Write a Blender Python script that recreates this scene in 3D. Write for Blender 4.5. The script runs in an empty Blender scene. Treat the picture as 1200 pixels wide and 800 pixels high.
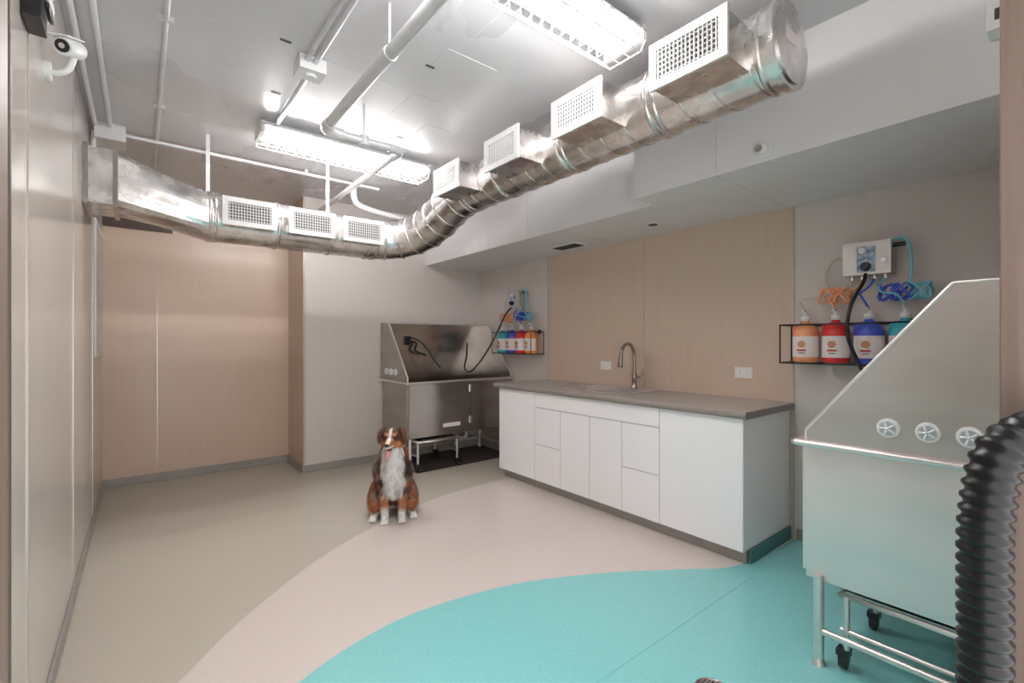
import bpy, bmesh, math, random
from mathutils import Vector, Matrix, Quaternion, noise
random.seed(7)
scene = bpy.context.scene
V = Vector

# ------------------------------------------------------------------ materials
def mat(name, col, rough=0.5, metal=0.0, col2=None, scale=(8,8,8), bump=0.0, bscale=None,
        detail=4, spec=0.5, contrast=(0.35,0.65), emit=None, estr=0, rough2=None):
    m = bpy.data.materials.new(name); m.use_nodes = True
    nt = m.node_tree; b = nt.nodes["Principled BSDF"]
    b.inputs["Base Color"].default_value = (*col, 1)
    b.inputs["Roughness"].default_value = rough
    b.inputs["Metallic"].default_value = metal
    b.inputs["Specular IOR Level"].default_value = spec
    if emit:
        b.inputs["Emission Color"].default_value = (*emit, 1)
        b.inputs["Emission Strength"].default_value = estr
    tc = nt.nodes.new("ShaderNodeTexCoord")
    def nz(sc, det=detail):
        mp = nt.nodes.new("ShaderNodeMapping"); mp.inputs["Scale"].default_value = sc
        n = nt.nodes.new("ShaderNodeTexNoise"); n.inputs["Scale"].default_value = 1.0
        n.inputs["Detail"].default_value = det
        nt.links.new(tc.outputs["Object"], mp.inputs[0]); nt.links.new(mp.outputs[0], n.inputs["Vector"])
        return n
    if col2 or rough2 is not None:
        n = nz(scale)
        if col2:
            r = nt.nodes.new("ShaderNodeValToRGB")
            r.color_ramp.elements[0].position = contrast[0]; r.color_ramp.elements[1].position = contrast[1]
            r.color_ramp.elements[0].color = (*col, 1); r.color_ramp.elements[1].color = (*col2, 1)
            nt.links.new(n.outputs["Fac"], r.inputs[0]); nt.links.new(r.outputs[0], b.inputs["Base Color"])
        if rough2 is not None:
            mr = nt.nodes.new("ShaderNodeMapRange")
            mr.inputs["From Min"].default_value = 0.3; mr.inputs["From Max"].default_value = 0.7
            mr.inputs["To Min"].default_value = rough; mr.inputs["To Max"].default_value = rough2
            nt.links.new(n.outputs["Fac"], mr.inputs["Value"]); nt.links.new(mr.outputs[0], b.inputs["Roughness"])
    if bump:
        n2 = nz(bscale or scale)
        bp = nt.nodes.new("ShaderNodeBump"); bp.inputs["Strength"].default_value = bump
        bp.inputs["Distance"].default_value = 0.01
        nt.links.new(n2.outputs["Fac"], bp.inputs["Height"]); nt.links.new(bp.outputs[0], b.inputs["Normal"])
    return m

M = {}
M['pale']   = mat("pale_wall_panel", (0.645,0.585,0.545), 0.38, col2=(0.665,0.605,0.565), scale=(60,60,3))
M['paleL']  = mat("left_wall_panel", (0.62,0.555,0.515), 0.15, col2=(0.645,0.58,0.54), scale=(60,60,2), bump=0.02, bscale=(3,3,3))
M['wood']   = mat("tan_wood_panel", (0.60,0.465,0.36), 0.33, col2=(0.635,0.50,0.395), scale=(90,90,2.2))
M['wood2']  = mat("tan_wood_alcove", (0.60,0.45,0.345), 0.34, col2=(0.625,0.475,0.37), scale=(60,60,1.8))
M['trim']   = mat("satin_metal_trim", (0.55,0.49,0.44), 0.3, 0.5)
M['base']   = mat("grey_vinyl_base", (0.30,0.28,0.255), 0.45, col2=(0.34,0.32,0.29))
M['soffit'] = mat("soffit_paint", (0.78,0.755,0.765), 0.35, col2=(0.80,0.775,0.785), scale=(3,3,3))
M['ceil']   = mat("glossy_ceiling_paint", (0.56,0.555,0.57), 0.26, 0.0, col2=(0.60,0.595,0.61), scale=(1.2,.8,1), contrast=(.2,.8), bump=0.025, bscale=(4,4,4), rough2=0.32, spec=.8)
M['floorA'] = mat("vinyl_greige", (0.48,0.435,0.365), 0.28, col2=(0.55,0.505,0.425), scale=(120,120,120), contrast=(0.3,0.7))
M['floorB'] = mat("vinyl_blush", (0.66,0.57,0.525), 0.28, col2=(0.74,0.65,0.60), scale=(120,120,120), contrast=(0.3,0.7))
M['floorC'] = mat("vinyl_turquoise", (0.21,0.58,0.58), 0.26, col2=(0.27,0.66,0.66), scale=(120,120,120), contrast=(0.3,0.7))
M['seam']   = mat("vinyl_seam", (0.15,0.48,0.48), 0.4)
M['galv']   = mat("galvanised_steel", (0.54,0.515,0.50), 0.18, 1.0, col2=(0.86,0.83,0.81), scale=(7,7,7), bump=0.07, bscale=(14,14,14), rough2=0.34)
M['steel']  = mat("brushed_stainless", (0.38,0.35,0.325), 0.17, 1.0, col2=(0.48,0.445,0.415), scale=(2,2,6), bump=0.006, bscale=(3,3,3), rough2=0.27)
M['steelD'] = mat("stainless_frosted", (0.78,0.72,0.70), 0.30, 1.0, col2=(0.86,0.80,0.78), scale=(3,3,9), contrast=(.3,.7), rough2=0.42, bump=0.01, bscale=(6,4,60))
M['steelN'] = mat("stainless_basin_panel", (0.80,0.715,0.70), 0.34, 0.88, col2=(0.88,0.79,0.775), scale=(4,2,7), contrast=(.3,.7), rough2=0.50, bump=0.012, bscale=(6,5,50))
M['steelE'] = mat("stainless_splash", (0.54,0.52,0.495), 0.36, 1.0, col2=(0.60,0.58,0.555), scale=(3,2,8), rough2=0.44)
M['chrome'] = mat("polished_chrome", (0.8,0.8,0.8), 0.1, 1.0)
M['nickel'] = mat("brushed_nickel", (0.38,0.33,0.295), 0.25, 1.0)
M['white']  = mat("white_cabinet", (0.90,0.885,0.90), 0.28)
M['gap']    = mat("cabinet_carcass", (0.30,0.30,0.31), 0.6)
M['ctop']   = mat("taupe_laminate", (0.41,0.37,0.35), 0.24, col2=(0.435,0.395,0.375), scale=(60,60,60))
M['cedge']  = mat("taupe_laminate_edge", (0.23,0.20,0.18), 0.35, col2=(0.25,0.22,0.20), scale=(60,60,60))
M['wplast'] = mat("white_plastic", (0.82,0.82,0.80), 0.4)
M['wpaint'] = mat("white_enamel", (0.74,0.74,0.75), 0.35)
M['reg']    = mat("register_enamel", (0.58,0.57,0.56), 0.4)
M['pipe']   = mat("painted_pipe", (0.60,0.60,0.62), 0.3, 0.2, col2=(0.70,0.70,0.71), scale=(10,10,10))
M['black']  = mat("black_rubber", (0.010,0.010,0.011), 0.30)
M['mat']    = mat("undertub_shade", (0.035,0.025,0.022), 0.55, col2=(0.06,0.045,0.04), scale=(60,60,60))  # near-black brown, shade under the far tub put into colour
M['hose']   = mat("black_corrugated_plastic", (0.006,0.006,0.007), 0.34, spec=0.22)
M['dark']   = mat("dark_recess", (0.05,0.045,0.045), 0.6)
M['brown']  = mat("brown_door_wood", (0.17,0.115,0.09), 0.45, col2=(0.22,0.155,0.12), scale=(80,80,2))
M['jamb']   = mat("brown_jamb_wood", (0.10,0.066,0.052), 0.45, col2=(0.13,0.09,0.07), scale=(80,80,2))
M['dkbrown']= mat("dark_brown_wood", (0.06,0.035,0.028), 0.5)
M['glass']  = mat("window_glass", (0.32,0.34,0.45), 0.1)
M['tube']   = mat("fluorescent_tube", (1,1,1), 0.4, emit=(1.0,0.975,0.965), estr=112)
M['orange'] = mat("orange_liquid", (0.90,0.30,0.07), 0.18)
M['peach']  = mat("peach_liquid", (0.90,0.36,0.17), 0.18)
M['red']    = mat("red_liquid", (0.70,0.03,0.03), 0.18)
M['blue']   = mat("blue_liquid", (0.06,0.10,0.60), 0.18)
M['teal']   = mat("teal_liquid", (0.06,0.46,0.55), 0.18)
M['label']  = mat("paper_label", (0.88,0.78,0.76), 0.5)
M['labred'] = mat("label_ink", (0.55,0.06,0.06), 0.5)
M['labbrn'] = mat("label_picture", (0.55,0.25,0.12), 0.5)
M['clear']  = mat("clear_tubing", (0.62,0.56,0.46), 0.2)
M['bluetb'] = mat("light_blue_tubing", (0.18,0.55,0.68), 0.25)
M['lblue']  = mat("blue_grille", (0.55,0.62,0.72), 0.3, 0.6)
M['lamp']   = mat("dome_lamp", (.85,.85,.83), 0.15)

# ------------------------------------------------------------------ mesh builder
class MB:
    def __init__(s): s.v=[]; s.f=[]; s.m=[]; s.sm=[]; s.mats=[]; s.c={}
    def mi(s,k):
        m = M[k] if isinstance(k,str) else k
        if m not in s.mats: s.mats.append(m)
        return s.mats.index(m)
    def add(s, vs, fs, k, smooth=False, cols=None):
        o=len(s.v); i=s.mi(k)
        s.v += [tuple(v) for v in vs]
        if cols:
            for j,c in enumerate(cols): s.c[o+j]=c
        for f in fs:
            s.f.append([o+a for a in f]); s.m.append(i); s.sm.append(smooth)
    def box(s, a, b, k, mx=None):
        x0,y0,z0=a; x1,y1,z1=b
        vs=[V((x,y,z)) for x in(x0,x1) for y in(y0,y1) for z in(z0,z1)]
        if mx: vs=[mx@v for v in vs]
        s.add(vs,[(0,1,3,2),(4,6,7,5),(0,4,5,1),(2,3,7,6),(0,2,6,4),(1,5,7,3)],k)
    def cbox(s,c,d,k,mx=None):
        s.box([c[i]-d[i]/2 for i in range(3)],[c[i]+d[i]/2 for i in range(3)],k,mx)
    def tube(s, path, r, k, n=10, caps=True, smooth=True, closed=False):
        P=[V(p) for p in path]; N=len(P)
        R = r if isinstance(r,(list,tuple)) else [r]*N
        T=[]
        for i in range(N):
            a=P[i-1] if i>0 else P[i]; b=P[i+1] if i<N-1 else P[i]
            if closed: a=P[(i-1)%N]; b=P[(i+1)%N]
            t=b-a
            T.append(t.normalized() if t.length>1e-9 else V((0,0,1)))
        u=T[0].orthogonal().normalized()
        vs=[]
        for i in range(N):
            if i>0:
                q=T[i-1].rotation_difference(T[i]); u=(q@u)
                u=(u-T[i]*u.dot(T[i])).normalized()
            w=T[i].cross(u)
            for j in range(n):
                a=2*math.pi*j/n
                vs.append(P[i]+(u*math.cos(a)+w*math.sin(a))*R[i])
        fs=[]
        for i in range(N-1 if not closed else N):
            i2=(i+1)%N
            for j in range(n):
                fs.append((i*n+j,i*n+(j+1)%n,i2*n+(j+1)%n,i2*n+j))
        s.add(vs,fs,k,smooth)
        if caps and not closed:
            s.add(vs[:n],[tuple(range(n))[::-1]],k); s.add(vs[-n:],[tuple(range(n))],k)
    def cyl(s,p0,p1,r,k,n=16,r1=None,smooth=True): s.tube([p0,p1],[r,r if r1 is None else r1],k,n,True,smooth)
    def lathe(s, prof, o, k, n=20, mx=None, smooth=True):
        vs=[]; 
        for (r,z) in prof:
            for j in range(n):
                a=2*math.pi*j/n; p=V((r*math.cos(a),r*math.sin(a),z))
                if mx: p=mx@p
                vs.append(p+V(o))
        fs=[(i*n+j,i*n+(j+1)%n,(i+1)*n+(j+1)%n,(i+1)*n+j) for i in range(len(prof)-1) for j in range(n)]
        s.add(vs,fs,k,smooth)
    def sph(s,c,r,k,n=14,m=9,mx=None,col=None):
        if not isinstance(r,(list,tuple)): r=(r,r,r)
        vs=[];
        for i in range(m+1):
            ph=math.pi*i/m
            for j in range(n):
                a=2*math.pi*j/n
                p=V((r[0]*math.sin(ph)*math.cos(a),r[1]*math.sin(ph)*math.sin(a),r[2]*math.cos(ph)))
                if mx: p=mx@p
                vs.append(p+V(c))
        fs=[(i*n+j,i*n+(j+1)%n,(i+1)*n+(j+1)%n,(i+1)*n+j) for i in range(m) for j in range(n)]
        s.add(vs,fs,k,True,[col]*len(vs) if col else None)
    def prism(s, poly, ext, k):
        n=len(poly); a=[V(p) for p in poly]; b=[p+V(ext) for p in a]
        s.add(a+b,[tuple(range(n))[::-1],tuple(range(n,2*n))]+[(i,(i+1)%n,n+(i+1)%n,n+i) for i in range(n)],k)
    def build(s,name,bevel=0,recalc=True):
        me=bpy.data.meshes.new(name); me.from_pydata(s.v,[],s.f)
        for m in s.mats: me.materials.append(m)
        for p,i,sm in zip(me.polygons,s.m,s.sm): p.material_index=i; p.use_smooth=sm
        if s.c:
            ca=me.color_attributes.new("Col",'FLOAT_COLOR','POINT')
            for i in range(len(s.v)):
                c=s.c.get(i,(1,1,1)); ca.data[i].color=(c[0],c[1],c[2],1)
        if recalc:
            bm=bmesh.new(); bm.from_mesh(me); bmesh.ops.recalc_face_normals(bm,faces=bm.faces); bm.to_mesh(me); bm.free()
        me.update()
        ob=bpy.data.objects.new(name,me); scene.collection.objects.link(ob)
        if bevel:
            md=ob.modifiers.new("bevel",'BEVEL'); md.width=bevel; md.segments=2; md.limit_method='ANGLE'; md.angle_limit=math.radians(50)
        return ob

def cat(pts, k=8):
    P=[V(p) for p in pts]; P=[P[0]*2-P[1]]+P+[P[-1]*2-P[-2]]; out=[]
    for i in range(1,len(P)-2):
        a,b,c,d=P[i-1:i+3]
        for j in range(k):
            t=j/k
            out.append(0.5*((2*b)+(c-a)*t+(2*a-5*b+4*c-d)*t*t+(-a+3*b-3*c+d)*t**3))
    out.append(P[-2]); return out

XL,XW=-0.27,3.42; ZC=2.78; YB,YA=4.95,5.55; XS=1.28; YF=0.08
XR=XW-.0105     # mounting plane for things standing against the right wall

# ------------------------------------------------------------------ floor
b=MB()
b.box((XL-0.1,-0.6,-0.08),(XW+0.1,YA+0.1,0),'floorA')
lc=cat([(XL,1.75,0),(.112,2.21,0),(.447,2.594,0),(1.02,3.055,0),(1.84,3.43,0),(2.61,3.53,0),(XW,3.4,0)],8)
poly=[(p.x,p.y,.0008) for p in lc]+[(XW,-.6,.0008),(XL,-.6,.0008)]
b.add(poly,[tuple(range(len(poly)))],'floorB')
tc_=cat([(XL,1.3,0),(.1,1.70,0),(.4775,1.92,0),(.78,2.03,0),(1.104,2.059,0),(1.575,1.972,0),(2.03,1.764,0),(2.454,1.488,0),(2.675,1.34,0),(3.0,1.27,0),(XW,1.25,0)],8)
poly=[(p.x,p.y,.0016) for p in tc_]+[(XW,-.6,.0016),(XL,-.6,.0016)]
b.add(poly,[tuple(range(len(poly)))],'floorC')
b.box((1.2,1.197,.0016),(2.8,1.201,.0021),'seam')
b.build("floor")

# ------------------------------------------------------------------ walls
b=MB(); b.box((XL-0.1,-0.1,0),(XL,YA+0.1,ZC),'paleL')
for y in (2.03,3.25,4.47): b.box((XL,y-.005,0.07),(XL+.003,y+.005,ZC),'trim')
b.build("wall_left")
b=MB(); b.box((XW,-0.08,0),(XW+0.1,YA+0.1,ZC),'pale')
b.box((XW-.006,1.262,.0),(XW,2.437,2.22),'wood'); b.box((XW-.006,2.443,.0),(XW,3.652,2.22),'wood')
for y in (1.258,2.44,3.656): b.box((XW-.009,y-.004,.0),(XW,y+.004,2.22),'trim')
b.build("wall_right")
b=MB(); b.box((XL,YA,0),(XS,YA+.1,ZC),'wood2')
b.box((.119,YA-.003,.07),(.125,YA,ZC),'trim')
b.box((XL,YA-.03,2.36),(.24,YA,2.48),'dkbrown')
b.build("wall_alcove")
b=MB(); b.box((XS,YB,0),(XW,YA+.1,ZC),'pale')
b.box((XS-.006,YB,.0),(XS,YA,ZC),'wood2'); b.box((XS-.008,YB-.004,.07),(XS+.012,YB+.004,ZC),'trim')
b.build("wall_back")
DX0,DX1=-.12,1.03
b=MB(); b.box((XL,-.08,0),(DX0,YF,ZC),'pale'); b.build("wall_front")
b=MB(); b.box((DX1,-.08,0),(XW,YF,ZC),'pale'); b.build("wall_front")
b=MB(); b.box((DX0,-.08,2.1),(DX1,YF,ZC),'pale'); b.build("wall_front")
b=MB()
b.box((DX0,-.09,0),(DX0+.012,YF+.01,2.1),'jamb'); b.build("trim_1",.002)
b=MB(); b.box((DX1-.012,-.09,0),(DX1,YF+.01,2.1),'jamb'); b.build("trim_2",.002)
b=MB(); b.box((DX0+.012,-.09,2.088),(DX1-.012,YF+.01,2.1),'jamb'); b.build("trim_3",.002)
b=MB()
b.box((-.185,YF+.015,.01),(-.145,.948,2.06),'brown'); b.box((-.187,.948,.01),(-.143,.958,2.06),'dkbrown')
for z in (.3,1.1,1.85): b.cyl((-.140,YF+.02,z-.05),(-.140,YF+.02,z+.05),.008,'nickel')
b.build("door_1",.002)
b=MB(); b.box((XL-.1,-.1,ZC),(XW+.1,YA+.1,ZC+.1),'ceil')
b.box((XL,2.5,ZC-.001),(2.6,2.504,ZC),'pipe')
b.box((1.25,YF,ZC-.001),(1.254,YB,ZC),'pipe')
for (x,y,w_,h_) in ((.35,1.9,.22,.16),(1.35,2.1,.3,.18),(.30,2.9,.18,.12),(1.6,2.9,.2,.2),(.6,4.4,.25,.15)): b.cbox((x,y,ZC-.001),(w_,h_,.002),'ceil')
for (x,y) in ((.55,2.45),(1.2,2.2),(.62,3.0),(1.45,3.1)): b.cbox((x,y,ZC-.002),(.05,.015,.003),'dark')
b.build("ceiling")
b=MB()
b.box((2.44,YF,2.22),(XW,1.82,ZC),'soffit'); b.box((2.65,1.82,2.22),(XW,YB,ZC),'soffit')
b.box((2.4385,1.28,2.22),(2.44,1.284,ZC),'pipe'); b.box((2.44,1.28,2.2185),(XW,1.284,2.22),'pipe')
b.box((2.6485,3.1,2.22),(2.65,3.104,ZC),'pipe'); b.box((2.65,2.7,2.2185),(XW,2.704,2.22),'pipe')
b.build("ceiling_soffit")
def bb(name,a,c):
    b=MB(); b.box(a,c,'base'); b.build(name,.003)
bb("baseboard_left",(XL,.97,0),(XL+.012,YA,.075))
bb("baseboard_alcove",(XL+.012,YA-.012,0),(XS-.018,YA,.075))
bb("baseboard_return",(XS-.018,YB-.012,0),(XS-.006,YA,.075))
bb("baseboard_back",(XS-.006,YB-.012,0),(XW,YB,.075))
bb("baseboard_right",(XW-.012,3.66,0),(XW,YB-.012,.075))
bb("baseboard_right_front",(XW-.012,YF+.0,0),(XW,1.24,.075))
b=MB()
b.box((XL,4.62,1.2),(XL+.012,5.37,2.24),'wplast'); b.box((XL+.006,4.66,1.24),(XL+.016,5.33,2.20),'glass')
b.build("window_1",.002)

# ------------------------------------------------------------------ ventilation duct
b=MB()
zD2=2.2
path=[(.36,3.9,zD2),(.7,3.9,zD2),(1.1,3.9,zD2),(1.5,3.9,zD2),(1.66,3.885,2.205),(1.79,3.82,2.22),(1.88,3.72,2.25),(1.94,3.59,2.295),(1.965,3.44,2.35),(1.97,3.28,2.41),(1.97,3.1,2.455),(1.97,2.95,2.47),(1.97,2.0,2.47),(1.97,.76,2.47)]
rr=[.172,.17,.17,.168,.166,.166,.165,.165,.163,.162,.16,.16,.16,.16]
b.tube(path,rr,'galv',36,caps=False)
n=36; vs=[];
def rect_pt(a,hy,hz):
    c,s_=math.cos(a),math.sin(a); k=min(hy/abs(c) if abs(c)>1e-6 else 9, hz/abs(s_) if abs(s_)>1e-6 else 9); return c*k,s_*k
for t in range(7):
    f=t/6; x=-.11+(.36+.11)*f; cz=2.315+(zD2-2.315)*f
    for j in range(n):
        a=2*math.pi*(j+.5)/n; ry,rz=rect_pt(a,.19,.165); cy,cz2=.172*math.cos(a),.172*math.sin(a)
        vs.append((x,3.9+ry*(1-f)+cy*f,cz+rz*(1-f)+cz2*f))
b.add(vs,[(i*n+j,i*n+(j+1)%n,(i+1)*n+(j+1)%n,(i+1)*n+j) for i in range(6) for j in range(n)],'galv',False)
b.box((XL,3.71,2.15),(-.11,4.09,2.48),'galv'); 
for x in (-.255,-.12): b.box((x-.012,3.695,2.135),(x+.012,4.105,2.495),'steel')
def ring(c,t,r,w=.012,h=.007,k='galv'):
    c=V(c); t=V(t).normalized()
    b.tube([c-t*w,c-t*w*.5,c+t*w*.5,c+t*w],[r,r+h,r+h,r],k,36,caps=False)
for x in (.37,.40,.80,1.19,1.50,1.56): ring((x,3.9,zD2),(1,0,0),.17)
for i in range(4,12):
    t=V(path[i+1])-V(path[i-1]); ring(path[i],t,rr[i]+.001,.009,.006)
for y in [2.9,2.5,1.9,1.86,1.3,1.26,.80]: ring((1.97,y,2.47),(0,1,0),.16)
sp=[]; nn=24
for i in range(nn*14+1):
    a=2*math.pi*i/nn; y=2.88-i/nn*.15
    sp.append((1.97+.1605*math.cos(a),y,2.47+.1605*math.sin(a)))
b.tube(sp,.0036,'galv',4)
b.cyl((1.97,.76,2.47),(1.97,.735,2.47),.170,'galv',36); b.cyl((1.97,.735,2.47),(1.97,.728,2.47),.145,'galv',36)
b.cbox((1.95,.726,2.49),(.09,.003,.05),'label')
def register(cx,cy,cz,axis):
    w,h=.165,.095
    if axis=='x':
        b.box((cx+.012,cy-w+.01,cz-h+.01),(cx+.24,cy+w-.01,cz+h-.01),'galv')
        f=lambda u,v,d:(cx+d,cy+u,cz+v)
    else:
        b.box((cx-w+.01,cy+.012,cz-h+.01),(cx+w-.01,cy+.24,cz+h-.01),'galv')
        f=lambda u,v,d:(cx+u,cy+d,cz+v)
    def bx(u0,v0,u1,v1,d0,d1,k):
        p,q=f(u0,v0,d0),f(u1,v1,d1); b.box([min(p[i],q[i]) for i in range(3)],[max(p[i],q[i]) for i in range(3)],k)
    e=.034
    bx(-w,-h,w,-h+e,0,.013,'reg'); bx(-w,h-e,w,h,0,.013,'reg'); bx(-w,-h+e,-w+e,h-e,0,.013,'reg'); bx(w-e,-h+e,w,h-e,0,.013,'reg')
    bx(-w+e,-h+e,w-e,h-e,.009,.0125,'dark')
    nf=15
    for i in range(nf):
        u=-w+e+(2*w-2*e)*(i+.5)/nf; bx(u-.0022,-h+e,u+.0022,h-e,.001,.009,'reg')
    for i in range(6):
        v=-h+e+(2*h-2*e)*(i+.5)/6; bx(-w+e,v-.0019,w-e,v+.0019,.003,.009,'reg')
for y in (.99,1.58,2.18,2.81): register(1.65,y,2.45,'x')
for x in (.59,1.0,1.39): register(x,3.62,2.2,'y')
for p in ((.37,3.9,zD2+.16),(1.19,3.9,zD2+.16),(1.97,2.5,2.62),(1.97,1.28,2.62)):
    b.box((p[0]-.012,p[1]-.003,p[2]),(p[0]+.012,p[1]+.003,ZC),'pipe')
b.build("ventilation_duct")

# ------------------------------------------------------------------ fluorescent fixtures
def fixture(name,cx,cy):
    b=MB(); L=.61; W=.115
    b.box((cx-L,cy-.035,ZC-.055),(cx+L,cy+.035,ZC),'wpaint')
    for s in (-1,1):
        b.prism([(cx-L,cy+s*W,ZC-.050),(cx-L,cy+s*.035,ZC-.035),(cx-L,cy+s*.035,ZC-.04),(cx-L,cy+s*W,ZC-.055)],(2*L,0,0),'wpaint')
        b.cyl((cx-L+.03,cy+s*.068,ZC-.078),(cx+L-.03,cy+s*.068,ZC-.078),.016,'tube',10)
        b.box((cx+s*(L-.01)-.012,cy-W,ZC-.10),(cx+s*(L-.01)+.012,cy+W,ZC-.03),'wpaint')
    n=20
    for i in range(n+1):
        x=cx-L+.01+(2*L-.02)*i/n
        b.tube([(x,cy-W,ZC-.05),(x,cy-W-.004,ZC-.10),(x,cy-.090,ZC-.14),(x,cy+.090,ZC-.14),(x,cy+W+.004,ZC-.10),(x,cy+W,ZC-.05)],.0036,'reg',5)
    for y,z in ((-W,-.06),(-W-.004,-.10),(-.090,-.14),(-.030,-.14),(.030,-.14),(.090,-.14),(W+.004,-.10),(W,-.06)):
        b.cyl((cx-L,cy+y,ZC+z),(cx+L,cy+y,ZC+z),.0036,'reg',6)
    return b.build(name)
fixture("fluorescent_light",1.18,1.38); fixture("fluorescent_light",1.22,3.46)

# ------------------------------------------------------------------ pipes / conduits
b=MB()
b.tube([(.84,.3,2.56),(.84,2.72,2.56)],.028,'pipe',14)
b.tube(cat([(.84,2.70,2.56),(.84,2.77,2.56),(.87,2.81,2.56),(.95,2.82,2.56)],5),.033,'pipe',14)
b.tube([(.93,2.82,2.56),(1.26,2.82,2.56)],.022,'pipe',12)
b.tube(cat([(1.24,2.82,2.56),(1.31,2.83,2.56),(1.33,2.87,2.56),(1.33,2.95,2.56)],5),.028,'pipe',12)
b.tube([(1.33,2.93,2.56),(1.33,4.9,2.56)],.022,'pipe',12)
b.cyl((1.08,2.82,2.56),(1.08,2.82,ZC),.007,'pipe',8); b.cyl((1.08,2.82,2.53),(1.08,2.82,2.59),.03,'pipe',12)
for y in (.8,1.9): b.cyl((.84,y,2.56),(.84,y,ZC),.006,'pipe',8); b.cyl((.84,y-.012,2.56),(.84,y+.012,2.56),.033,'pipe',14)
b.cyl((1.33,4.4,2.56),(1.33,4.4,ZC),.006,'pipe',8)
b.build("sprinkler_pipe")
b=MB()
b.tube([(.70,1.51,ZC-.03),(.70,3.335,ZC-.03)],.014,'pipe',8); b.tube([(.66,1.51,ZC-.03),(.66,2.5,ZC-.03)],.012,'pipe',8)
b.cbox((.69,2.55,ZC-.04),(.13,.12,.07),'wpaint')
b.cyl((.69,2.55,ZC-.075),(.69,2.55,ZC-.09),.03,'wpaint')
b.build("electrical_conduit")
b=MB()
b.tube([(.09,.3,ZC-.013),(.09,4.9,ZC-.013)],.011,'pipe',8)
for y in (1.5,2.6,3.6): b.cbox((.09,y,ZC-.012),(.06,.02,.022),'pipe')
b.build("electrical_conduit")
b=MB()
b.tube([(-.235,.3,ZC-.03),(-.235,4.1,ZC-.03)],.013,'wpaint',8); b.tube([(-.16,.3,ZC-.02),(-.16,4.1,ZC-.02)],.013,'wpaint',8)
b.cbox((-.16,4.2,ZC-.055),(.16,.2,.11),'wpaint')
b.tube([(-.08,4.2,ZC-.03),(1.75,4.2,ZC-.03),],.013,'wpaint',8); 
b.tube([(-.245,4.15,ZC-.06),(-.245,4.15,2.5)],.013,'wpaint',8)
for x in (.4,1.1): b.cbox((x,4.2,ZC-.02),(.02,.05,.04),'wpaint')
b.build("electrical_conduit")
b=MB()
b.tube(cat([(1.55,4.3,ZC),(1.55,4.3,2.66),(1.62,4.33,2.6),(1.9,4.4,2.58),(2.4,4.5,2.58)],5),.03,'wpaint',10)
b.tube([(2.38,4.49,2.58),(2.655,4.6,2.58)],.03,'wpaint',10)
b.build("drain_pipe")
b=MB(); b.cyl((2.4385,1.03,2.275),(2.425,1.03,2.275),.042,'wplast',20); b.sph((2.41,1.03,2.275),.028,'lamp'); b.cyl((2.41,1.03,2.275),(2.375,1.03,2.27),.008,'chrome',10); b.cyl((2.376,1.03,2.27),(2.372,1.03,2.27),.018,'chrome',12); b.build("fire_sprinkler_head")
b=MB(); b.cbox((3.13,3.08,2.213),(.16,.34,.012),'wpaint')
for i in range(9): b.cbox((3.13-.06+i*.015,3.08,2.205),(.006,.29,.004),'dark')
b.build("soffit_air_vent",0)
b=MB(); b.cyl((3.05,2.1,2.22),(3.05,2.1,2.21),.05,'wpaint',20); b.cyl((3.05,2.1,2.211),(3.05,2.1,2.206),.035,'dark',20); b.build("recessed_downlight")
b=MB(); b.box((2.35,.10,2.42),(2.4385,.24,2.62),'wplast'); b.cbox((2.347,.18,2.47),(.004,.08,.04),'dark'); b.build("emergency_light_box",.006)

# ------------------------------------------------------------------ security camera + cable box
b=MB()
mx=Matrix.Translation((-.200,2.30,2.375))@Matrix.Rotation(math.radians(-20),4,'Z')@Matrix.Rotation(math.radians(22),4,'X')@Matrix.Scale(.78,4)
p=lambda *a: mx@V(a)
b.tube([p(0,.07,0),p(0,.065,0),p(0,-.055,0),p(0,-.06,0)],[.017,.031,.031,.026],'wplast',20)
b.cyl(p(0,-.061,0),p(0,-.064,0),.021,'black',20); b.cyl(p(0,-.064,0),p(0,-.068,0),.009,'chrome',14)
b.box((-.035,-.085,.039),(.035,.07,.044),'wplast',mx)
b.tube(cat([p(0,.03,-.03),(-.205,2.33,2.31),(-.235,2.34,2.29),(XL+.003,2.345,2.29)],5),.010,'wplast',10)
b.cyl((XL,2.345,2.29),(XL+.018,2.345,2.29),.033,'wplast',20)
b.build("security_camera")
b=MB()
b.cbox((XL+.023,1.97,2.37),(.04,.12,.22),'black')
for i in range(5): b.tube([(XL+.055,1.97+.05*math.cos(a),2.31+i*.03+.012*math.sin(a)) for a in [k*math.pi/8 for k in range(17)]],.006,'wplast' if i%2 else 'black',6)
b.tube(cat([(XL+.03,1.97,2.47),(XL+.02,1.96,2.55),(XL+.025,1.95,2.65),(XL+.02,1.95,2.70)],6),.007,'black',8)
b.build("cable_junction_box")

# ------------------------------------------------------------------ base cabinet with counter
CX=2.75; Y0,Y1=1.28,3.64
b=MB()
b.box((CX+.02,Y0+.018,.09),(XR,Y1-.018,.87),'gap')
b.box((CX+.0,Y0,.085),(XR,Y0+.018,.87),'white'); b.box((CX,Y1-.018,.085),(XR,Y1,.87),'white')
b.box((CX+.06,Y0+.01,0.001),(XR-.003,Y1-.01,.09),'base')
g=.0026
def front(y0,y1,z0,z1): b.box((CX-.004,y0+g,z0+g),(CX+.016,y1-g,z1-g),'white')
zt=.868; zb=.085
front(3.115,Y1,zb,zt)
front(1.84,3.115,.735,zt)
front(2.79,3.115,.41,.735); front(2.79,3.115,zb,.41)
front(2.469,2.79,zb,.735); front(2.154,2.469,zb,.735)
front(1.84,2.154,.41,.735); front(1.84,2.154,zb,.41)
front(Y0,1.84,zb,zt)
cx0,cx1,cy0,cy1=2.71,XR,1.25,3.69
sx0,sx1,sy0,sy1=2.88,3.26,2.27,2.87
z0,z1=.87,.912
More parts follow.
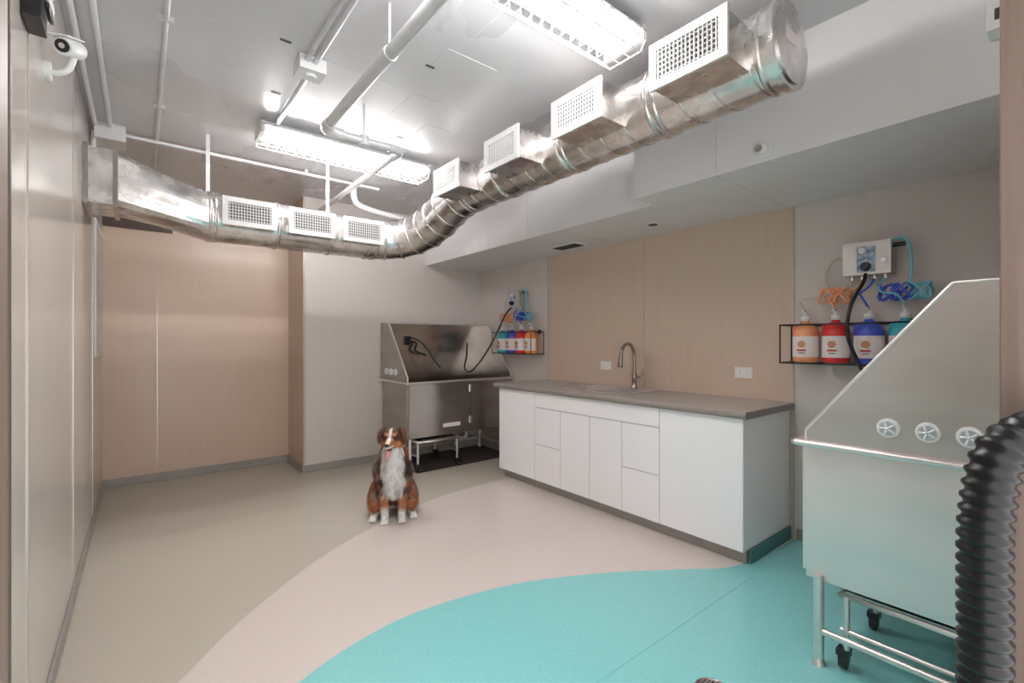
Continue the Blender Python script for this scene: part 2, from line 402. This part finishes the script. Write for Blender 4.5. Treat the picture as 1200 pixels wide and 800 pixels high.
b.box((cx0+.012,cy0,z0),(sx0,cy1,z1),'ctop'); b.box((sx1,cy0,z0),(cx1,cy1,z1),'ctop')
b.box((sx0,cy0,z0),(sx1,sy0,z1),'ctop'); b.box((sx0,sy1,z0),(sx1,cy1,z1),'ctop')
b.tube([(cx0+.021,cy0,(z0+z1)/2-.0015),(cx0+.021,cy1,(z0+z1)/2-.0015)],.021,'cedge',16)
b.box((cx0+.02,cy0-.002,z0),(cx1,cy0,z1-.002),'cedge')
r=.022
b.box((sx0-r,sy0-r,z1),(sx1+.0,sy0,z1+.007),'steelD'); b.box((sx0-r,sy1,z1),(sx1,sy1+r,z1+.007),'steelD')
b.box((sx0-r,sy0,z1),(sx0,sy1,z1+.007),'steelD'); b.box((sx1,sy0-r,z1),(sx1+.09,sy1+r,z1+.007),'steelD')
t=.006
b.box((sx0,sy0,.72),(sx0+t,sy1,z1+.004),'steelD'); b.box((sx1-t,sy0,.72),(sx1,sy1,z1+.004),'steelD')
b.box((sx0,sy0,.72),(sx1,sy0+t,z1+.004),'steelD'); b.box((sx0,sy1-t,.72),(sx1,sy1,z1+.004),'steelD'); b.box((sx0,sy0,.715),(sx1,sy1,.722),'steelD')
b.cyl((3.07,2.57,.722),(3.07,2.57,.726),.04,'chrome',20)
b.build("sink_base_cabinet")
bb("baseboard_cabinet",(2.82,1.266,0),(XW-.013,1.279,.085)); bpy.data.objects["baseboard_cabinet"].data.materials[0]=mat("teal_cove_base",(.05,.16,.17),.4)
b=MB(); fx,fy,fz=3.305,2.46,.919
b.lathe([(0,0),(.03,0),(.03,.008),(.022,.015),(.019,.06),(.021,.065),(.021,.13),(.015,.14),(.0,.14)],(fx,fy,fz),'nickel',20)
b.tube(cat([(fx,fy,fz+.12),(fx,fy,fz+.27),(fx-.015,fy,fz+.33),(fx-.06,fy,fz+.375),(fx-.12,fy,fz+.375),(fx-.165,fy,fz+.335),(fx-.178,fy,fz+.29)],7),.0140,'nickel',14)
b.tube([(fx-.176,fy,fz+.30),(fx-.184,fy,fz+.25),(fx-.190,fy,fz+.19),(fx-.191,fy,fz+.183)],[.016,.018,.022,.018],'nickel',16)
b.cyl((fx,fy,fz+.10),(fx,fy-.05,fz+.105),.014,'nickel',14)
b.tube([(fx,fy-.045,fz+.105),(fx+.01,fy-.065,fz+.13),(fx+.015,fy-.08,fz+.175)],[.013,.009,.007],'nickel',12)
b.build("kitchen_faucet")
def outlet(y,z):
    b=MB(); X=XW-.009; b.cbox((X,y,z),(.006,.125,.078),'wplast')
    for s in (-1,1):
        b.cbox((X-.0035,y+s*.026,z),(.003,.038,.034),'white')
        b.cbox((X-.0055,y+s*.026,z+.007),(.0015,.012,.003),'dark'); b.cbox((X-.0055,y+s*.026,z-.007),(.0015,.012,.003),'dark')
    b.build("electrical_outlet",.001)
outlet(2.86,1.095); outlet(1.585,1.095)

# ------------------------------------------------------------------ dog bath tubs
b=MB(); b.box((2.16,4.22,0),(3.39,4.90,.0018),'mat'); b.build("undertub_shade_sheet")  # added dark sheet painting the shadow on the floor beneath the far tub
def tub(name,fx,L,D=.68,near=False):
    b=MB(); f=fx; fl=.0022
    def bx(a,c,k): 
        p,q=f(*a),f(*c); b.box([min(p[i],q[i]) for i in range(3)],[max(p[i],q[i]) for i in range(3)],k)
    T=lambda pts,r,k,n=10: b.tube([f(*p) for p in pts],r,k,n)
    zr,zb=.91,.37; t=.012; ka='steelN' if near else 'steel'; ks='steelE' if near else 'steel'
    xi=.015+t
    bx((xi,.02,zb+.016),(L-t,.02+t,zr-.001),ka); bx((xi,D-t-.015,zb+.016),(L*.56,D-.015,zr-.001),ka); bx((L*.56+.004,D-t-.015,zb+.016),(L-t,D-.015,zr-.001),ka)
    bx((.015,.02,zb),(xi,D-.0149,zr-.001),ka); bx((L-t,.02,zb),(L,D-.0149,zr-.001),ka); bx((xi,.02,zb),(L-t,D-.0149,zb+.016),ka)
    bx((.022,.03,zb-.03),(L-.01,D-.025,zb-.0005),ka)
    b.prism([f(.0149,.08,zb+.05),f(.0149,D-.07,zb+.05),f(.0149,D-.07,zr-.09),f(.0149,.08,zr-.09)],V(f(.0115,0,0))-V(f(.0149,0,0)),ka)
    bx((-.012,-.0,zr-.022),(.03,D-.02,zr+.004),ka); bx((-.012,D-.02,zr-.022),(L,D+.012,zr+.004),ka)
    T([(-.012,.0,zr-.01),(-.012,D+.006,zr-.01)],.013,'steelD'); T([(-.012,D+.008,zr-.01),(L-.002,D+.008,zr-.01)],.013,'steelD')
    bx((.03,-.0,zr-.022),(L,.03,zr+.004),ka)
    zt=1.52
    bx((.012,0,zr+.004),(L-.012,.012,zt),ks)
    prof=[(0,zr+.004),(0,zt),(.20,zt),(D-.03,zr+.045),(D-.03,zr+.004)]
    for x in (0,L-.012): b.prism([f(x,y,z) for y,z in prof],V(f(.012,0,0))-V(f(0,0,0)),ks)
    for x in (.004,L-.008):
        T([(x,0,zt),(x,.20,zt),(x,D-.03,zr+.045),(x,D-.03,zr)],.009,'steelD',8)
    T([(0,.004,zt),(L-.002,.004,zt)],.009,'steelD',8)
    for y in (.375,.264,.158):
        c=V(f(-.001,y,1.0)); o=V(f(-.014,y,1.0))
        b.cyl(c,o,.036,'wplast',24,r1=.033); o2=V(f(-.017,y,1.0)); b.cyl(o,o2,.026,'lblue',20)
        for k in range(5):
            a=k*2*math.pi/5; b.cyl(f(-.019,y,1.0),f(-.019,y+.024*math.cos(a),1.0+.024*math.sin(a)),.004,'wplast',6)
        b.sph(o2,.007,'chrome')
    lx=.01 if near else .05
    for x in (lx,L-.06):
        for y in (.08,D-.075):
            T([(x,y,zb-.001),(x,y,.03)],.019,'steelD',14); b.cyl(f(x,y,.03),f(x,y,fl),.016,'steelD',14,r1=.026)
        T([(x,.08,.14),(x,D-.08,.14)],.014,'steelD')
    T([(lx,.08,.14),(L-.06,.08,.14)],.014,'steelD')
    if near: x0,x1,y0,y1=.05,.46,.06,D-.14
    else: x0,x1,y0,y1=.10,.56,.18,D+.02
    zs=.30
    T([(x0,y0,zs),(x1,y0,zs),(x1,y1,zs),(x0,y1,zs),(x0,y0,zs)],.013,'steelD')
    bx((x0,y0,zs+.005),(x1,y1-.02,zs+.018),'steel')
    for x in (x0,x1):
        T([(x,y0,.16),(x,y1,.16)],.010,'steelD')
        for y in (y0+.02,y1-.02):
            T([(x,y,zs),(x,y,.085)],.012,'steelD'); c=V(f(x+.012,y+.012,.0355))
            d=V(f(0,.012,0))-V(f(0,0,0))
            b.cyl(c-d,c+d,.033,'black',20); b.cyl(c-d*1.3,c+d*1.3,.012,'chrome',12)
            bx((x-.02,y-.012,.06),(x+.025,y+.032,.085),'black')
            bx((x-.002,y-.006,.03),(x+.022,y-.002,.07),'black'); bx((x-.002,y+.026,.03),(x+.022,y+.03,.07),'black')
    bx((L*.30,D-.0155,zb+.05),(L*.46,D-.012,zb+.09),'label')
    bx((L*.55,D-.0155,zr-.14),(L*.57,D-.005,zr-.06),'chrome'); bx((L*.55,D-.0155,zb+.06),(L*.57,D-.005,zb+.14),'chrome')
    T([(L*.7,.3,zb-.03),(L*.7,.3,.2),(L*.7,.1,.15),(L*.7,.05,.06)],.022,'wplast')
    T(cat([(.30,.02,1.33),(.33,.10,1.36),(.42,.2,1.28),(.50,.28,1.12),(.58,.30,1.02)],6),.009,'black',8)
    T(cat([(.30,.03,1.33),(.40,.06,1.30),(.37,.08,1.22),(.50,.10,1.16)],6),.012,'black',8)
    bx((.26,.01,1.28),(.34,.03,1.38),'black')
    b.build(name)
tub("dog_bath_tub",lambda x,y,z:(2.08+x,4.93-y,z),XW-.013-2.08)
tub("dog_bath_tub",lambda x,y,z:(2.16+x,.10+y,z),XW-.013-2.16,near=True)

# ------------------------------------------------------------------ shampoo racks, bottles and control boxes
def bottle(x,y,z,k):
    b=MB()
    b.lathe([(0,0),(.06,0),(.070,.008),(.072,.03),(.072,.185),(.064,.215),(.040,.240),(.022,.252),(.02,.275)],(x,y,z),k,24)
    b.lathe([(.0205,.262),(.026,.262),(.026,.292),(.010,.296),(.010,.318),(0,.318)],(x,y,z),'wplast',18)
    b.tube(cat([(x,y,z+.315),(x-.02,y,z+.328),(x-.05,y,z+.322)],4),.006,'wplast',8)
    b.tube(cat([(x,y+.035,z+.235),(x,y+.065,z+.225),(x,y+.070,z+.18)],5),.008,k,8)
    n=18; vs=[]; 
    for i in range(n+1):
        a=math.pi*.5+math.pi*i/n; 
        for zz in (.035,.165): vs.append((x+.0735*math.cos(a),y+.0735*math.sin(a),z+zz))
    b.add(vs,[(2*i,2*i+2,2*i+3,2*i+1) for i in range(n)],'label',True)
    b.cyl((x-.0725,y,z+.115),(x-.0755,y,z+.115),.022,'labbrn',14)
    b.cbox((x-.074,y,z+.078),(.003,.05,.012),'labred'); b.cbox((x-.074,y,z+.06),(.003,.034,.005),'dark')
    b.build("shampoo_bottle")
def station(yc,cols,flip):
    yr=yc if flip else yc+.02
    b=MB(); z=1.18; w=.345; xb,xf=XR-.007,XR-.19; r=.005
    for zz in (z+.004,z+.245):
        b.tube([(xb,yr-w,zz),(xf,yr-w,zz),(xf,yr+w,zz),(xb,yr+w,zz)],r,'black',8)
    b.tube([(xb,yr-w,z+.004),(xb,yr+w,z+.004)],r,'black',8); b.tube([(xb,yr-w,z+.245),(xb,yr+w,z+.245)],r,'black',8)
    for s in (-1,1):
        b.tube([(xf,yr+s*w,z),(xf,yr+s*w,z+.25)],r,'black',8); b.tube([(xb,yr+s*w,z-.0),(xb,yr+s*w,z+.25)],r,'black',8)
        b.cbox((XR-.005,yr+s*w*.8,z+.245),(.010,.03,.05),'black')
    for i in range(13):
        y=yr-w+2*w*i/12; b.tube([(xb,y,z+.002),(xf,y,z+.002)],.003,'black',6)
    b.build("wire_bottle_rack")
    ys=[yc+.165*(1.5-i) for i in range(4)]
    for y,k in zip(ys,cols): bottle(XR-.10,y,z+.008,k)
    yb=yc-.07 if not flip else yc+.06
    b=MB(); zc=1.80
    b.box((XR-.11,yb-.115,zc-.09),(XR-.0,yb+.115,zc+.10),'steelE')
    b.cbox((XR-.112,yb,zc+.0),(.004,.09,.15),'bluelab'); b.cyl((XR-.11,yb+.02,zc+.05),(XR-.116,yb+.02,zc+.05),.018,'wplast',18)
    b.cyl((XR-.11,yb,zc-.045),(XR-.13,yb,zc-.045),.026,'black',20); b.cyl((XR-.13,yb,zc-.045),(XR-.15,yb,zc-.045),.019,'black',16)
    b.cyl((XR-.11,yb-.09,zc-.02),(XR-.15,yb-.09,zc-.02),.012,'chrome',12)
    b.cyl((XR-.06,yb-.115,zc+.07),(XR-.06,yb-.17,zc+.07),.013,'black',10)
    for i,dy in enumerate((-.08,-.03,.03,.08)):
        b.cyl((XR-.06,yb+dy,zc-.09),(XR-.06,yb+dy,zc-.115),.01,'chrome',10)
    hk=['clear','peach','blue','bluetb']
    for i,(y,dy) in enumerate(zip(ys,(.08,.03,-.03,-.08))):
        x=XR-.07-i*.012
        b.tube(cat([(XR-.06,yb+dy,zc-.11),(x,yb+dy+.02,zc-.16),(x-.02,(y+yb+dy)/2+.05,1.60),(x-.03,y+.03,1.58),(XR-.10,y,1.513)],8),.006,hk[i],8)
    b.tube([(XR-.05,yb+.15+.07*math.cos(a),zc-.08+.11*math.sin(a)) for a in [math.pi*2*i/24 for i in range(25)]],.007,'clear',8)
    for (dy,k,ph) in ((.20,'peach',0),(.13,'peach',1),(-.10,'blue',2),(-.16,'blue',.6),(-.24,'bluetb',1.6)):
        pts=[]
        for i in range(40):
            a=i*.5+ph; pts.append((XR-.08-.03*math.sin(a*.7),yb+dy+.045*math.cos(a),1.60+.045*math.sin(a*1.3+ph)))
        b.tube(pts,.0065,k,7)
    b.tube(cat([(XR-.06,yb-.10,zc+.09),(XR-.07,yb-.17,zc+.10),(XR-.08,yb-.20,zc-.02),(XR-.08,yb-.19,1.62)],6),.008,'bluetb',8)
    if flip:
        hp=[(XR-.13,yb+.0,zc-.10),(XR-.20,yb+.02,1.62),(XR-.30,yb+.10,1.35),(XR-.42,yb+.17,1.12),(XR-.52,yb+.25,.98),(XR-.5,yb+.40,1.02),(XR-.44,yb+.45,1.15),(XR-.40,yb+.50,1.3)]
    else:
        hp=[(XR-.12,yb+.0,zc-.09),(XR-.16,yb-.0,1.66),(XR-.24,yb+.04,1.52),(XR-.25,yb+.05,1.35),(XR-.22,yb-.0,1.18),(XR-.25,yb-.08,1.0),(XR-.3,yb-.2,.85)]
    b.tube(cat(hp,8),.010,'black',10)
    b.build("bathing_control_box")
M['bluelab']=mat("blue_control_label",(.06,.16,.36),.4,col2=(.65,.72,.8),scale=(30,30,30))
station(4.06,['teal','blue','red','orange'],True)
station(.90,['peach','red','blue','teal'],False)

# ------------------------------------------------------------------ floor drain, hose
b=MB(); dx,dy=1.685,.90
b.cyl((dx,dy,.0016),(dx,dy,.005),.065,'steel',32); b.cyl((dx,dy,.005),(dx,dy,.0062),.056,'dark',32)
for i in range(-4,5):
    h=math.sqrt(max(0,.055**2-(i*.012)**2)); b.box((dx-h,dy+i*.012-.003,.006),(dx+h,dy+i*.012+.003,.008),'steel')
b.tube([(dx+.06*math.cos(a),dy+.06*math.sin(a),.006) for a in [math.pi*2*i/32 for i in range(32)]],.004,'steel',6,closed=True)
b.build("floor_drain")
b=MB()
base=cat([(1.000,.0,1.20),(.965,.03,1.203),(.925,.055,1.197),(.895,.080,1.166),(.882,.0905,1.09),(.880,.092,1.0),(.879,.092,.865),(.882,.10,.5),(.89,.12,.2),(.90,.17,.06),(.91,.26,.034),(.88,.45,.034),(.75,.55,.034)],26)
pts=[base[0]]; step=.0042; acc=0
for i in range(1,len(base)):
    a,c=base[i-1],base[i]; L=(c-a).length; d=step-acc
    while d<=L: pts.append(a.lerp(c,d/L)); d+=step
    acc=L-(d-step)
rad=[.0285 if (i//2)%2==0 else .0240 for i in range(len(pts))]
b.tube(pts,rad,'hose',20)
b.cyl((1.017,0,1.2),(.985,.015,1.20),.034,'hose',20)
b.build("vacuum_hose")

# ------------------------------------------------------------------ dog (sitting Australian shepherd)
furm=bpy.data.materials.new("dog_fur"); furm.use_nodes=True
nt=furm.node_tree; bs=nt.nodes["Principled BSDF"]; at=nt.nodes.new("ShaderNodeVertexColor"); at.layer_name="Col"
nt.links.new(at.outputs[0],bs.inputs["Base Color"]); bs.inputs["Roughness"].default_value=.6; bs.inputs["Specular IOR Level"].default_value=.25
M['fur']=furm
M['nose']=mat("dog_nose",(.03,.02,.018),.25); M['eye']=mat("dog_eye",(.03,.015,.008),.05); M['tongue']=mat("dog_tongue",(.80,.25,.25),.35)
M['mouth']=mat("dog_mouth",(.12,.03,.03),.5)
def seg(bm,a,ra,c,rc):
    a,c=V(a),V(c); n=max(2,int((c-a).length/(min(ra,rc)*.35)))
    for i in range(n+1):
        t=i/n; p=a.lerp(c,t); r=ra+(rc-ra)*t
        bmesh.ops.create_icosphere(bm,subdivisions=2,radius=r,matrix=Matrix.Translation(p))
def chain(bm,l,mx=None):
    for (p,r),(q,s) in zip(l[:-1],l[1:]):
        a,c=V(p),V(q)
        if mx: a,c=mx@a,mx@c
        seg(bm,a,r,c,s)
HM=Matrix.Translation((-.008,-.074,.592))@Matrix.Rotation(math.radians(-12),4,'Z')@Matrix.Rotation(math.radians(1),4,'X')@Matrix.Scale(1.07,4)
bm=bmesh.new()
chain(bm,[((0,.22,.13),.120),((0,.18,.22),.125),((0,.09,.33),.122),((0,.01,.41),.115),((0,-.02,.49),.096),((0,-.04,.55),.080)])
chain(bm,[((0,-.06,.41),.086),((0,-.065,.34),.084),((0,-.04,.27),.070)])
chain(bm,[((0,-.055,.43),.084),((0,-.05,.51),.078)])
for s in (-1,1):
    chain(bm,[((s*.075,-.01,.38),.066),((s*.078,.0,.27),.050),((s*.068,-.04,.20),.038),((s*.062,-.062,.10),.029),((s*.060,-.068,.05),.028)])
    chain(bm,[((s*.060,-.075,.032),.030),((s*.062,-.105,.026),.026)])
    for d in (-.015,0,.015): chain(bm,[((s*.062+d,-.105,.022),.014),((s*.063+d*1.2,-.130,.016),.0125)])
    chain(bm,[((s*.075,.19,.17),.10),((s*.100,.12,.15),.085),((s*.122,.04,.13),.060),((s*.128,.05,.07),.045),((s*.125,.13,.045),.036)])
    chain(bm,[((s*.125,.13,.036),.034),((s*.136,.02,.03),.027),((s*.145,-.03,.027),.026)])
    for d in (-.015,0,.015): chain(bm,[((s*.145+d,-.03,.02),.014),((s*.147+d*1.2,-.056,.015),.0125)])
chain(bm,[((0,.30,.10),.05),((.03,.36,.05),.035)])
chain(bm,[((0,.030,.012),.060),((0,-.010,.022),.062)],HM)
chain(bm,[((-.018,.0,.018),.052),((.018,.0,.018),.052)],HM)
chain(bm,[((0,-.045,.002),.046),((0,-.085,-.006),.031),((0,-.140,-.012),.024)],HM)
chain(bm,[((0,-.03,-.040),.032),((0,-.075,-.062),.019),((0,-.120,-.076),.014)],HM)
for s in (-1,1):
    chain(bm,[((s*.036,-.012,-.022),.036),((s*.020,-.06,-.018),.026)],HM)
    chain(bm,[((s*.030,-.054,.040),.012),((s*.012,-.062,.032),.012)],HM)
    chain(bm,[((s*.012,-.10,-.018),.019),((s*.010,-.135,-.018),.017)],HM)
    chain(bm,[((s*.042,.008,.060),.020),((s*.060,.0,.070),.018),((s*.076,-.012,.050),.017),((s*.082,-.022,.018),.013),((s*.080,-.028,-.012),.008)],HM)
tmp=bpy.data.meshes.new("tmp"); bm.to_mesh(tmp); bm.free()
to=bpy.data.objects.new("tmp",tmp); scene.collection.objects.link(to)
md=to.modifiers.new("r",'REMESH'); md.mode='VOXEL'; md.voxel_size=.0045
md=to.modifiers.new("s",'SMOOTH'); md.iterations=3; md.factor=.5
dg=bpy.context.evaluated_depsgraph_get(); dg.update()
dm=bpy.data.meshes.new_from_object(to.evaluated_get(dg))
bpy.data.objects.remove(to); 
HI=HM.inverted()
RUST=(.36,.115,.045); DARK=(.055,.032,.028); WHITE=(.85,.82,.79); COP=(.45,.17,.07); MERLE=(.24,.17,.15)
def mixc(a,c,t): t=max(0,min(1,t)); return tuple(a[i]*(1-t)+c[i]*t for i in range(3))
def sm(a,b_,x): t=max(0,min(1,(x-a)/(b_-a))); return t*t*(3-2*t)
def ishead(p):
    h=HI@p; return (h.y<.085 and h.z>-.095 and abs(h.x)<.11 and p.z>.49 and not (h.z<-.05 and h.y>-.03)), h
def furcol(p):
    hd,h=ishead(p); nz=noise.noise(p*14); nz2=noise.noise(p*28+V((5,0,0)))
    if hd:
        ax=abs(h.x)
        if ax>.068 and h.z>-.025: return mixc((.16,.065,.03),DARK,.5+nz)
        c=mixc(DARK,(.13,.06,.03),.5+nz2)
        c=mixc(c,COP,sm(.010,-.010,h.z))
        if .012<ax<.040 and .036<h.z<.054 and h.y<-.035: c=COP
        if h.y<-.075: c=mixc(c,COP,.7)
        if ax<.009-.004*nz and h.y<-.0 and h.z>0: c=mixc(c,WHITE,.8)
        if h.y<-.085: c=WHITE if (h.z<-.014 or ax<.012) else COP
        if h.z<-.045: c=WHITE
        return c
    if p.z<.05: return WHITE
    if p.z<.21 and p.y<.0 and abs(p.x)<.102: 
        return mixc(WHITE,COP,sm(.06,.13,p.z+nz*.03)) if abs(p.x)>.03 else WHITE
    w=.070+nz*.03 
    if p.z>.45: w=.066+nz*.02
    if p.y<-.01 and abs(p.x)<w and p.z>.12: return mixc(WHITE,(.45,.38,.34),max(0,nz2*1.2))
    if p.z<.14 and abs(p.x)>.08: return mixc(RUST,COP,.5+nz2)
    c=mixc(DARK,RUST,.48+nz*2.4+nz2*1.2)
    m3=noise.noise(p*20+V((0,9,0)))
    return mixc(c,MERLE,(m3-.12)*4)
b=MB()
vs=[v.co.copy() for v in dm.vertices]
b.add(vs,[tuple(p.vertices) for p in dm.polygons],'fur',True,[tuple(x*.8 for x in furcol(v)) for v in vs])
hv=[];hf=[];hc=[]
for p in dm.polygons:
    c=p.center; nrm=p.normal; head,h=ishead(c)
    if c.z<.015: continue
    wid=1.0
    if head:
        ear=abs(h.x)>.068
        if h.y<-.035 and not ear: continue
        L=.020 if ear else (.008 if h.y<.0 else .022)
        if h.y<0 and h.z<-.01 and abs(h.x)>.03: L=.020
        wid=.55
        if random.random()<.3: continue
    elif c.z<.09: L=.009; wid=.6
    elif c.z<.2 and c.y<0: L=.018
    else: L=.040
    if not head and abs(c.x)<.09 and c.y<0 and c.z>.2: L=.052
    if not head and random.random()<.45: continue
    dn=V((0,0,-1)) if not head else (HM.to_3x3()@V((0,.7,-.5)))
    d=(nrm*.38+dn*.9+V((random.uniform(-.22,.22),random.uniform(-.22,.22),random.uniform(-.15,.15)))).normalized()
    side=d.cross(nrm)
    if side.length<1e-4: continue
    side=side.normalized()*random.uniform(.0014,.0028)*wid
    q=c+V((random.uniform(-.003,.003),random.uniform(-.003,.003),random.uniform(-.003,.003)))*wid
    l=L*random.uniform(.6,1.2)
    m_=q+d*l*.55; e=q+d*l+V((0,0,-.15*l))
    if e.z<.004: e.z=.004
    if m_.z<.005: m_.z=.005
    col=furcol(c); v_=random.uniform(.7,1.25); col=tuple(min(.9,x*v_) for x in col)
    o=len(hv); hv+=[q-side,q+side,m_+side*.8,m_-side*.8,e]; hc+=[tuple(x*.75 for x in col)]*2+[col]*3
    hf+=[(o,o+1,o+2,o+3),(o+3,o+2,o+4)]
b.add(hv,hf,'fur',False,hc)
R3=HM.to_3x3().to_4x4()
b.sph(HM@V((0,-.163,-.004)),(.016,.012,.012),'nose',mx=R3)
for s in (-1,1):
    b.sph(HM@V((s*.0285,-.0665,.0225)),.0100,'eye')
b.tube([HM@V(q) for q in ((0,-.04,-.036),(0,-.10,-.046),(0,-.125,-.058))],[.020,.017,.010],'mouth',12)
b.tube([HM@V(q) for q in ((0,-.06,-.044),(0,-.10,-.052),(0,-.132,-.062),(0,-.145,-.082),(0,-.146,-.094))],[.010,.014,.014,.012,.007],'tongue',10)
dog=b.build("dog",recalc=False)
dog.location=(1.475,3.27,-.001); dog.rotation_euler=(0,0,math.radians(-24)); dog.scale=(1,.98,1.02)

# ------------------------------------------------------------------ world / light / camera
w=bpy.data.worlds.new("World"); scene.world=w; w.use_nodes=True
w.node_tree.nodes["Background"].inputs[0].default_value=(1,.965,.955,1); w.node_tree.nodes["Background"].inputs[1].default_value=4.2
scene.view_settings.view_transform='Standard'; scene.view_settings.look='None'; scene.view_settings.exposure=0; scene.view_settings.gamma=1.05
cam=bpy.data.cameras.new("camera"); co=bpy.data.objects.new("camera",cam); scene.collection.objects.link(co)
cam.sensor_width=36; cam.lens=36*545/1200; cam.clip_start=.01
co.location=(0,0,1.32); co.rotation_euler=(math.radians(90),0,math.radians(-38.6))
scene.camera=co
